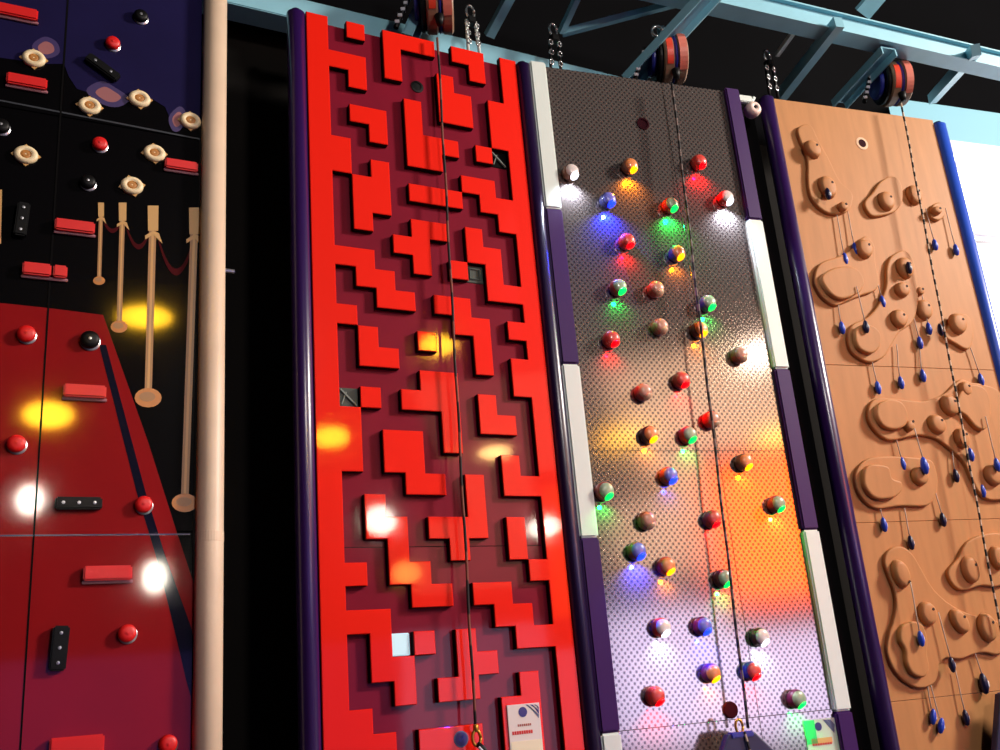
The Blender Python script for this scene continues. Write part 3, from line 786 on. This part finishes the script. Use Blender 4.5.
plate([(890, 176), (899, 179), (903, 190), (902, 203), (894, 212), (876, 216), (868.5, 212), (865, 202), (873, 192), (880, 182)])
plate([(933, 205), (940, 202), (945, 207), (945.5, 215), (939, 220), (931, 216)])
plate([(814.5, 280), (817, 268), (824, 261), (839, 256), (852, 249), (858, 241), (867, 236), (875, 246), (876, 262), (879, 280), (876, 290), (862, 295), (850, 300), (836, 305), (824, 298), (817, 288)])
plate([(887, 268), (891, 257), (902, 250), (911, 255), (916, 268), (918, 285), (918, 305), (913, 322), (900, 332), (892, 345), (884, 357), (871, 362), (860, 358), (852, 351), (848.5, 341), (849, 331), (854.5, 323), (866, 318), (875, 309.5), (882, 298), (886.5, 285)])
plate([(945, 334), (957, 316), (968, 315), (974, 328), (972, 345), (967, 349), (957, 344)])
plate([(877, 398), (870, 405), (868.5, 417), (874.5, 429), (884, 437.5), (894, 440), (918, 435), (935, 438), (945, 444), (957, 454), (965, 463), (972, 478), (978, 490), (986, 498), (996, 500), (1010, 496), (1022, 470), (1016, 420), (1000, 392), (983, 384), (971, 382), (961.5, 379), (954.5, 384), (950, 389), (942, 395), (931, 399), (919, 401), (892, 398)])
plate([(870, 458), (860, 465), (855.5, 476), (858, 490), (866.5, 502), (878.5, 508.5), (900, 506), (924, 506), (932, 502), (938, 488), (937, 472), (931, 460), (912, 457), (888, 456)])
plate([(894.5, 547), (887, 553), (885, 563), (889.5, 576.5), (894.5, 590), (896.5, 605), (893.5, 622), (889.5, 634), (887.5, 651), (893.5, 668), (905, 681), (919.5, 688), (932.5, 685), (938, 677), (940, 665), (947, 658), (961, 659), (974, 654.5), (985, 652.5), (1000, 654), (1012, 640), (1000, 622), (963, 611), (935, 590), (915, 557), (904, 547)])
plate([(970, 540), (963.5, 548), (958.5, 558), (949, 570), (950.5, 580), (958, 588.5), (967, 590), (982, 585.5), (1000, 586), (1014, 576), (1016, 540), (1000, 533), (984, 534)])
# inner, second level shapes
N2 = .075
plate([(868, 466), (876, 464), (889, 467), (893, 478), (902, 482), (902, 491), (895, 497), (882, 499), (873, 496), (865.5, 486), (864.5, 474)], PN, N2, .014)
plate([(905, 624), (915, 621), (924, 626), (928, 640), (928, 655), (930, 668), (925, 677), (914, 674), (907.5, 663), (906, 650), (901, 640), (901, 630)], PN, N2, .014)
plate([(880, 403), (890, 399), (902, 402), (908, 412), (907, 424), (897, 429), (886, 427), (879, 419), (877, 410)], PN, N2, .014)
plate([(822, 278), (829, 270), (842, 266), (856, 268), (864, 278), (862, 290), (850, 297), (839, 298), (829, 291)], PN, N2, .014)
plate([(856, 330), (863, 324), (874, 326), (881, 334), (880, 347), (872, 353), (861, 349), (856, 340)], PN, N2, .014)
plate([(966, 386), (975, 384), (986, 389), (991, 402), (991, 418), (986, 429), (977, 427), (967, 416), (957, 408), (959, 396)], PN, N2, .014)
s, d = GRY.sd(862, 143.5)
rg = link('round_port', lathe([(.036, 0), (.036, .0045), (0, .005)], 24, off=(s - TC, 0, TOP - d)), PORT, tp)
link('port_ring', lathe([(.056, 0), (.056, .003), (.036, .004)], 24, off=(s - TC, 0, TOP - d)), mat('port_ring_tan', (222, 178, 140), .6), rg)

def knob(x, y, r, label, n=PN, sx=1, sz=1, rot=0, hole=(.4, .3)):
    s, d = GRY.sd(x, y, n + .05)
    o = thing('wooden_hold', label, 'climbing hold', GRY, s, d, n - .001, 'wooden holds on the tan panel')
    pr = [(r, 0), (r * .97, .016), (r * .9, .034), (r * .8, .045), (r * .6, .049), (0, .050)]
    link('knob', lathe(pr, 28, sx=sx, sz=sz, rot=rot), M['woodknob'], o, True)
    link('peg_hole', lathe([(.010, .0485), (.010, .0515), (0, .052)], 12, off=(hole[0] * r * sx, 0, hole[1] * r * sz)), M['woodhole'], o)
    return o
knob(815, 147, .065, 'wooden hold at the top left of the tan panel, highest of all', sz=1.25, rot=.5)
knob(830, 185, .075, 'wooden hold holding a dark blue peg on the top left raised shape', sz=1.3, rot=.2)
knob(845, 205, .04, 'small wooden hold at the lower right tip of the top left raised shape')
knob(889, 199, .07, 'wooden hold on the small raised shape just left of the flecked rope, near the top', sz=1.2)
knob(917, 193, .07, 'wooden hold touching the right side of the rope, near the top of the tan panel', n=.0, sz=1.25)
knob(939, 209, .045, 'small oval wooden hold nearest the blue edge tube, near the top', sz=.8)
knob(867, 247, .07, 'wooden hold at the upper right end of the second left raised shape', sz=1.15)
knob(908, 266, .075, 'wooden hold with a dark peg at the top of the tall central raised shape', sz=1.2)
knob(905, 288, .062, 'wooden hold second from top on the tall central raised shape')
knob(902, 317, .068, 'wooden hold at mid height on the tall central raised shape', sz=1.1)
knob(927, 308, .07, 'wooden hold left of the rope, level with the tall central shape', n=.0, sz=1.2)
knob(922, 290, .035, 'tiny wooden hold left of the rope above a larger one', n=.0)
knob(961, 322, .075, 'wooden hold right of the rope at mid height, near the blue tube', sz=1.15)
knob(912, 425, .04, 'small wooden hold right of the oval inner shape on the big winding shape', hole=(.5, .7))
knob(940, 423, .07, 'wooden hold in the middle of the big winding raised shape', sz=1.1, rot=.6)
knob(953, 404, .075, 'wooden hold under the rope on the big winding shape', sz=1.1, rot=.5)
knob(968, 388, .05, 'wooden hold at the upper bump of the big winding shape, right of the rope', sz=1.2)
knob(965, 437, .06, 'wooden hold with a blue peg below it, right of the rope on the winding shape', sz=1.3)
knob(997, 474, .08, 'large wooden hold at the right edge of the picture, on the winding shape')
knob(923, 475, .068, 'wooden hold plugged by a round blue peg on the flat oval shape')
knob(904, 573, .065, 'wooden hold at the top of the lower left raised shape', sz=1.5, rot=.15, hole=(.5, -.6))
knob(931, 613, .07, 'wooden hold in the middle of the lower left raised shape', sz=1.15)
knob(963, 621, .06, 'narrow wooden hold right of the middle on the lower left raised shape', sz=1.5, rot=.5)
knob(991, 627, .075, 'wooden hold where the rope leaves the right edge, low on the panel', sz=1.3)
knob(974, 569, .07, 'wooden hold on the raised shape at the right edge, left of the rope', sz=1.35)
knob(1001, 557, .06, 'wooden hold cut by the right edge of the picture, low on the panel', sz=1.4)

def peg(x, y, anchor, label, m='pegblue', n=.026, size=1.0, tilt=0):
    """blue peg hanging from a cord that starts at the photo point `anchor`"""
    s, d = GRY.sd(x, y, n)
    o = thing('peg', label, 'peg', GRY, s, d, n, 'blue pegs on cords')
    r = .021 * size; h = .05 * size
    bm = lathe([(0, -h), (r * .6, -h * .85), (r, -h * .3), (r, h * .2), (r * .75, h * .7), (r * .35, h), (0, h * 1.05)], 16, 'Z')
    bmesh.ops.rotate(bm, verts=bm.verts, cent=(0, 0, 0), matrix=Matrix.Rotation(tilt, 3, 'Y'))
    link('body', bm, M[m], o, True)
    link('collar', lathe([(r * 1.08, -h * .35), (r * 1.18, -h * .2), (r * 1.18, h * .15), (r * 1.08, h * .3)], 16, 'Z', off=(.007 * size, .008, 0), sx=.9), M['pegwhite'], o, True)
    if anchor:
        a, ad = GRY.sd(anchor[0], anchor[1], n)
        dx, dz = a - s, d - ad
        link('cord', tube([(0, 0, h * .95), (dx * .3, .003, h + (dz - h) * .35), (dx * .8, .004, h + (dz - h) * .75), (dx, .006, dz)], .0042, 6), M['cord'], o, True)
    return o
peg(845, 259, (837, 213), 'blue peg on the left one of two cords below the top left shape')
peg(855, 249, (848, 210), 'blue peg touching the hold of the second left shape, on a cord')
peg(828, 194, None, 'dark blue peg plugged into the hold of the top left shape', 'pegdark', .1)
peg(909, 268, None, 'dark blue peg plugged into the top hold of the tall central shape', 'pegdark', .1)
peg(882.5, 302, (872, 262), 'blue peg hanging at the left edge of the tall central shape')
peg(866, 327, (857, 286), 'dark blue peg hanging onto the lower oval of the tall central shape', 'pegdark', .09)
peg(842, 328, (838, 300), 'bright blue peg hanging left of the lower oval, near the purple tube')
peg(935, 245, (926, 208), 'blue peg hanging right of the rope near the top, left of another')
peg(956, 250, (946, 208), 'blue peg nearest the blue edge tube, near the top')
peg(929, 329, (922, 292), 'blue peg just left of the rope below a wooden hold, mid height')
peg(920, 343, (910, 300), 'blue peg hanging below and left of the peg beside the rope')
peg(940.5, 330, None, 'dark blue peg pressed against the rope at mid height', 'pegdark', .07)
peg(878, 388, (871, 354), 'blue peg left of a row of three below the horizontal joint')
peg(901, 383, (897, 344), 'blue peg in the middle of a row of three below the joint')
peg(923, 376, (920, 348), 'blue peg on the right of a row of three below the joint')
peg(981, 380, (965, 330), 'blue peg above the right bump of the winding shape, near the blue tube')
peg(902.5, 464, (896, 436), 'blue peg hanging onto the flat oval shape, left of the plugged one')
peg(924.5, 466, (915, 428), 'round blue peg sitting on the hold of the flat oval shape', 'pegblue', .1, 1.25)
peg(956, 476, (952, 446), 'dark blue peg left of the rope below the winding shape', 'pegdark')
peg(971, 455, (966, 437), 'blue peg right of the rope, below a hold of the winding shape', n=.07)
peg(982.5, 491, (975, 455), 'blue peg on the lower edge of the winding shape, right of the rope')
peg(997, 465, (986, 416), 'blue peg on the large hold at the right edge of the picture', n=.1)
peg(884, 525, (879, 500), 'blue peg on the joint below the flat oval shape, leftmost')
peg(911, 543, (905, 508), 'dark peg hanging lowest below the flat oval shape', 'pegdark')
peg(943, 520, (932, 478), 'dark purple-blue peg below the right end of the flat oval shape', 'pegdark')
peg(921, 639, (911, 582), 'blue peg on the inner shape of the lower left raised shape', n=.1)
peg(952, 665, (939, 612), 'dark blue peg in the notch of the lower left raised shape', 'pegdark', .07)
peg(984, 684, (968, 630), 'round dark blue peg hanging alone near the lower right corner', 'pegdark', .03, 1.35)
peg(933, 717, (926, 672), 'blue peg left of two touching ones near the bottom of the tan panel', 'pegblue', .026, 1, .3)
peg(941, 726, (930, 680), 'blue peg right of two touching ones near the bottom of the tan panel', 'pegblue', .03, 1, .4)
peg(966, 718, (956, 670), 'dark blue peg near the bottom, beside the navy belay flag', 'pegdark')

# ------------------------------------------------------------------ belay ropes, flags
def rope(x0, y0, x1, y1, P, n, m, r, label):
    s0, d0 = P.sd(x0, y0, n); s1, d1_ = P.sd(x1, y1, n)
    base = P.w(s1, d1_, n); top = P.w(s0, d0, n)
    v = top - base; N = 40
    pts = [v * (k / N) + Vector((math.sin(k * .9) * .003, 0, 0)) for k in range(N + 1)]
    o = link('belay_rope', tube(pts, r, 8), m, None, True); o.location = base
    return tag(o, label, 'rope', None, 'thing')
rope(437.5, 38, 475.5, 731, RED, .06, M['redrope'], .0085, 'dark brown belay rope hanging down the front of the red panel')
rope(672, 84, 748, 728, GRY, .12, M['fleckdark'], .009, 'dark belay rope hanging down the grey perforated panel')
rope(901, 102, 1003, 642, GRY, .12, M['fleck'], .0075, 'black and white flecked belay rope hanging down the tan panel')

def flag(px, py, P, n, label, wl, wr):
    s, d = P.sd(px, py, n); h = TOP - d
    o = thing('belay_flag', label, 'belay flag', P, s, TOP, n)
    pts = [(-wl, .05), (-.09, h - .005), (-.05, h), (.05, h), (.09, h - .005), (wr, .05)]
    link('cover', poly_prism(pts, -.03, .02, bev=.012, seg=2), M['navy'], o)
    link('top_hem', bbox(-.075, .075, -.03, .036, h - .03, h + .002, .006), M['belayblue'], o)
    link('carabiner', torus(.04, .009, 16, 6, sx=.6, off=(.0, -.0, h + .03)), M['brass'], o, True)
    link('strap', tube([(.012, -.03, h + .0), (.03, -.034, h - .12), (.045, -.034, h - .3)], .008, 6), M['fleck'], o)
    return o
flag(740, 732, GRY, .16, 'navy triangular belay flag at the bottom of the grey panel', .85, 1.3)
flag(1009, 692, GRY, .16, 'navy triangular belay flag in the bottom right corner', .6, 1.3)
# strap end of the red panel rope
s, d = RED.sd(476.5, 738, .06)
cb = thing('carabiner_strap', 'gold carabiner with a black and white strap at the rope end, bottom of red panel', 'carabiner', RED, s, d, .06)
link('gate_ring', torus(.04, .009, 18, 6, sx=.6), M['brass'], cb, True)
link('swivel', lathe([(.012, .03), (.016, .04), (.016, .06), (.01, .07)], 12, 'Z'), M['brass'], cb, True)
link('strap', tube([(.0, -.006, -.03), (.03, -.01, -.055), (.06, -.01, -.1), (.075, -.01, -.2)], .016, 8), M['blackhold'], cb, True)
link('strap_trim', tube([(-.0, -.02, -.045), (.02, -.026, -.07), (.04, -.026, -.11), (.05, -.026, -.2)], .008, 6), M['pegwhite'], cb, True)

# cream spotlight between grey and tan panels
s, d = GRY.sd(752.5, 110, .02)
sp_ = thing('spot_lamp', 'small round cream lamp on a white bracket between the grey and tan panel tops', 'lamp', GRY, s, d, .02)
link('shell', lathe([(.03, -.06), (.055, -.04), (.062, 0), (.058, .03), (.045, .045), (.02, .048), (.016, .04), (0, .04)], 24), mat('lamp_cream', (238, 214, 200), .4), sp_, True)
link('bracket', bbox(-.11, .02, .0, .04, .07, .13, .006), M['white'], sp_)
link('arm', tube([(.0, .02, .05), (.03, .02, .1), (.05, .02, .13)], .014, 8), M['white'], sp_, True)
link('bolt', lathe([(.012, .04), (.012, .052), (0, .053)], 10), M['darkmetal'], sp_)

# ------------------------------------------------------------------ light
def area(name, loc, target, sx, sy, power, col=(255, 255, 255), shape='RECTANGLE', spread=180):
    l = bpy.data.lights.new(name, 'AREA'); l.shape = shape; l.size = sx; l.size_y = sy; l.energy = power; l.color = lin(col)[:3]
    l.spread = math.radians(spread)
    o = bpy.data.objects.new(name, l); COL.objects.link(o); o.location = loc
    o.rotation_euler = (Vector(target) - Vector(loc)).to_track_quat('-Z', 'Y').to_euler()
    return o
w = bpy.data.worlds.new('world'); S.world = w; w.use_nodes = True
bg = w.node_tree.nodes['Background']; bg.inputs['Color'].default_value = lin((205, 205, 235)); bg.inputs['Strength'].default_value = .04
area('key_fill_light', (13.0, -8.0, 9.6), (1.0, 0, 3.0), 2.0, 2.0, 3900, (255, 244, 232))
area('key_fill_light', (2.0, -10, 7.0), (1.0, 0, 4.0), .8, .8, 300, (255, 246, 238))  # fill light added to brighten the beams and panels from the front
# daylight through the low glazing of the opposite side
area('window_light', (8.3, -13, 1.6), (3, 0, 1.6), 5.4, 2.6, 27, (216, 210, 255), 'RECTANGLE', 70)
area('window_light', (2.0, -13, 1.5), (1.5, 0, 1.5), 7, 2.4, 10, (150, 130, 255), 'RECTANGLE', 80)
area('warm_reflection_light', (9.3, -13, 6.0), (3.0, 0, 3.2), 6.6, 4.6, 27, (255, 214, 176), 'RECTANGLE', 60)  # unseen warm light added for the beige reflection in the grey sheet
area('orange_reflection_light', (6.92, -8.15, 3.42), (2.95, -.2, 2.4), 1.5, 2.5, 17, (255, 84, 4), 'RECTANGLE', 60)  # unseen light added to give the orange reflection in the grey sheet
b = bmesh.new(); box(b, -.9, .9, -.03, .03, 2.15, 5.0)
_p = Vector((6.92, -8.15, 0)); _q = Vector((2.95, -.2, 0)); _d = (_p - _q).normalized()
struct('glow_blocker', b, M['blockerorange'], loc=_p + _d * .12, rz=math.atan2(_d.y, _d.x) + math.pi / 2)  # unseen board added behind the orange light to block the warm glow
# hanging lamps over the hall floor behind the viewer (seen as reflections in the glossy panels)
LP = .012
YEL = (255, 190, 40); WHT = (255, 244, 225)
def lamp(P, px, py, dist, sx, sy, power, col):
    s, d = P.sd(px, py); h = P.w(s, d); q = (h - CAM).normalized(); r = q - 2 * q.dot(P.n) * P.n
    area('pendant_lamp', h + r * dist, h, sx, sy, power * LP * (.36 if P is RED else 1), col, 'ELLIPSE', 9 if P is RED else 15)
for P, x, y, dist, sx, sy, pw, c in ((RED, 48, 415, 9, .62, .34, 40, YEL), (RED, 145, 317, 9, .72, .30, 40, YEL), (RED, 30, 500, 9, .32, .38, 24, WHT), (RED, 155, 577, 9, .3, .42, 24, WHT),
                              (RED, 331, 437, 9, .5, .3, 30, YEL), (RED, 440, 344, 9, .6, .3, 36, YEL), (RED, 381, 520, 9, .45, .4, 34, WHT), (RED, 545, 527, 9, .45, .28, 22, WHT), (RED, 497, 451, 9, .5, .2, 20, (255, 200, 120)),
                              (GRY, 757, 355, 9, .34, .2, 6, WHT), (GRY, 625, 437, 9, .8, .2, 3, YEL), (GRY, 776, 437, 9, .6, .2, 2.5, YEL), (RED, 406, 573, 9, .4, .3, 10, (255, 180, 80))):
    lamp(P, x, y, dist, sx, sy, pw, c)

S.view_settings.view_transform = 'Standard'; S.view_settings.look = 'None'
S.view_settings.exposure = 0.0; S.view_settings.gamma = 1.0; S.view_settings.use_curve_mapping = False
S.cycles.max_bounces = 6; S.cycles.diffuse_bounces = 3; S.cycles.glossy_bounces = 3
S.cycles.sample_clamp_indirect = 4; S.cycles.caustics_reflective = False; S.cycles.caustics_refractive = False
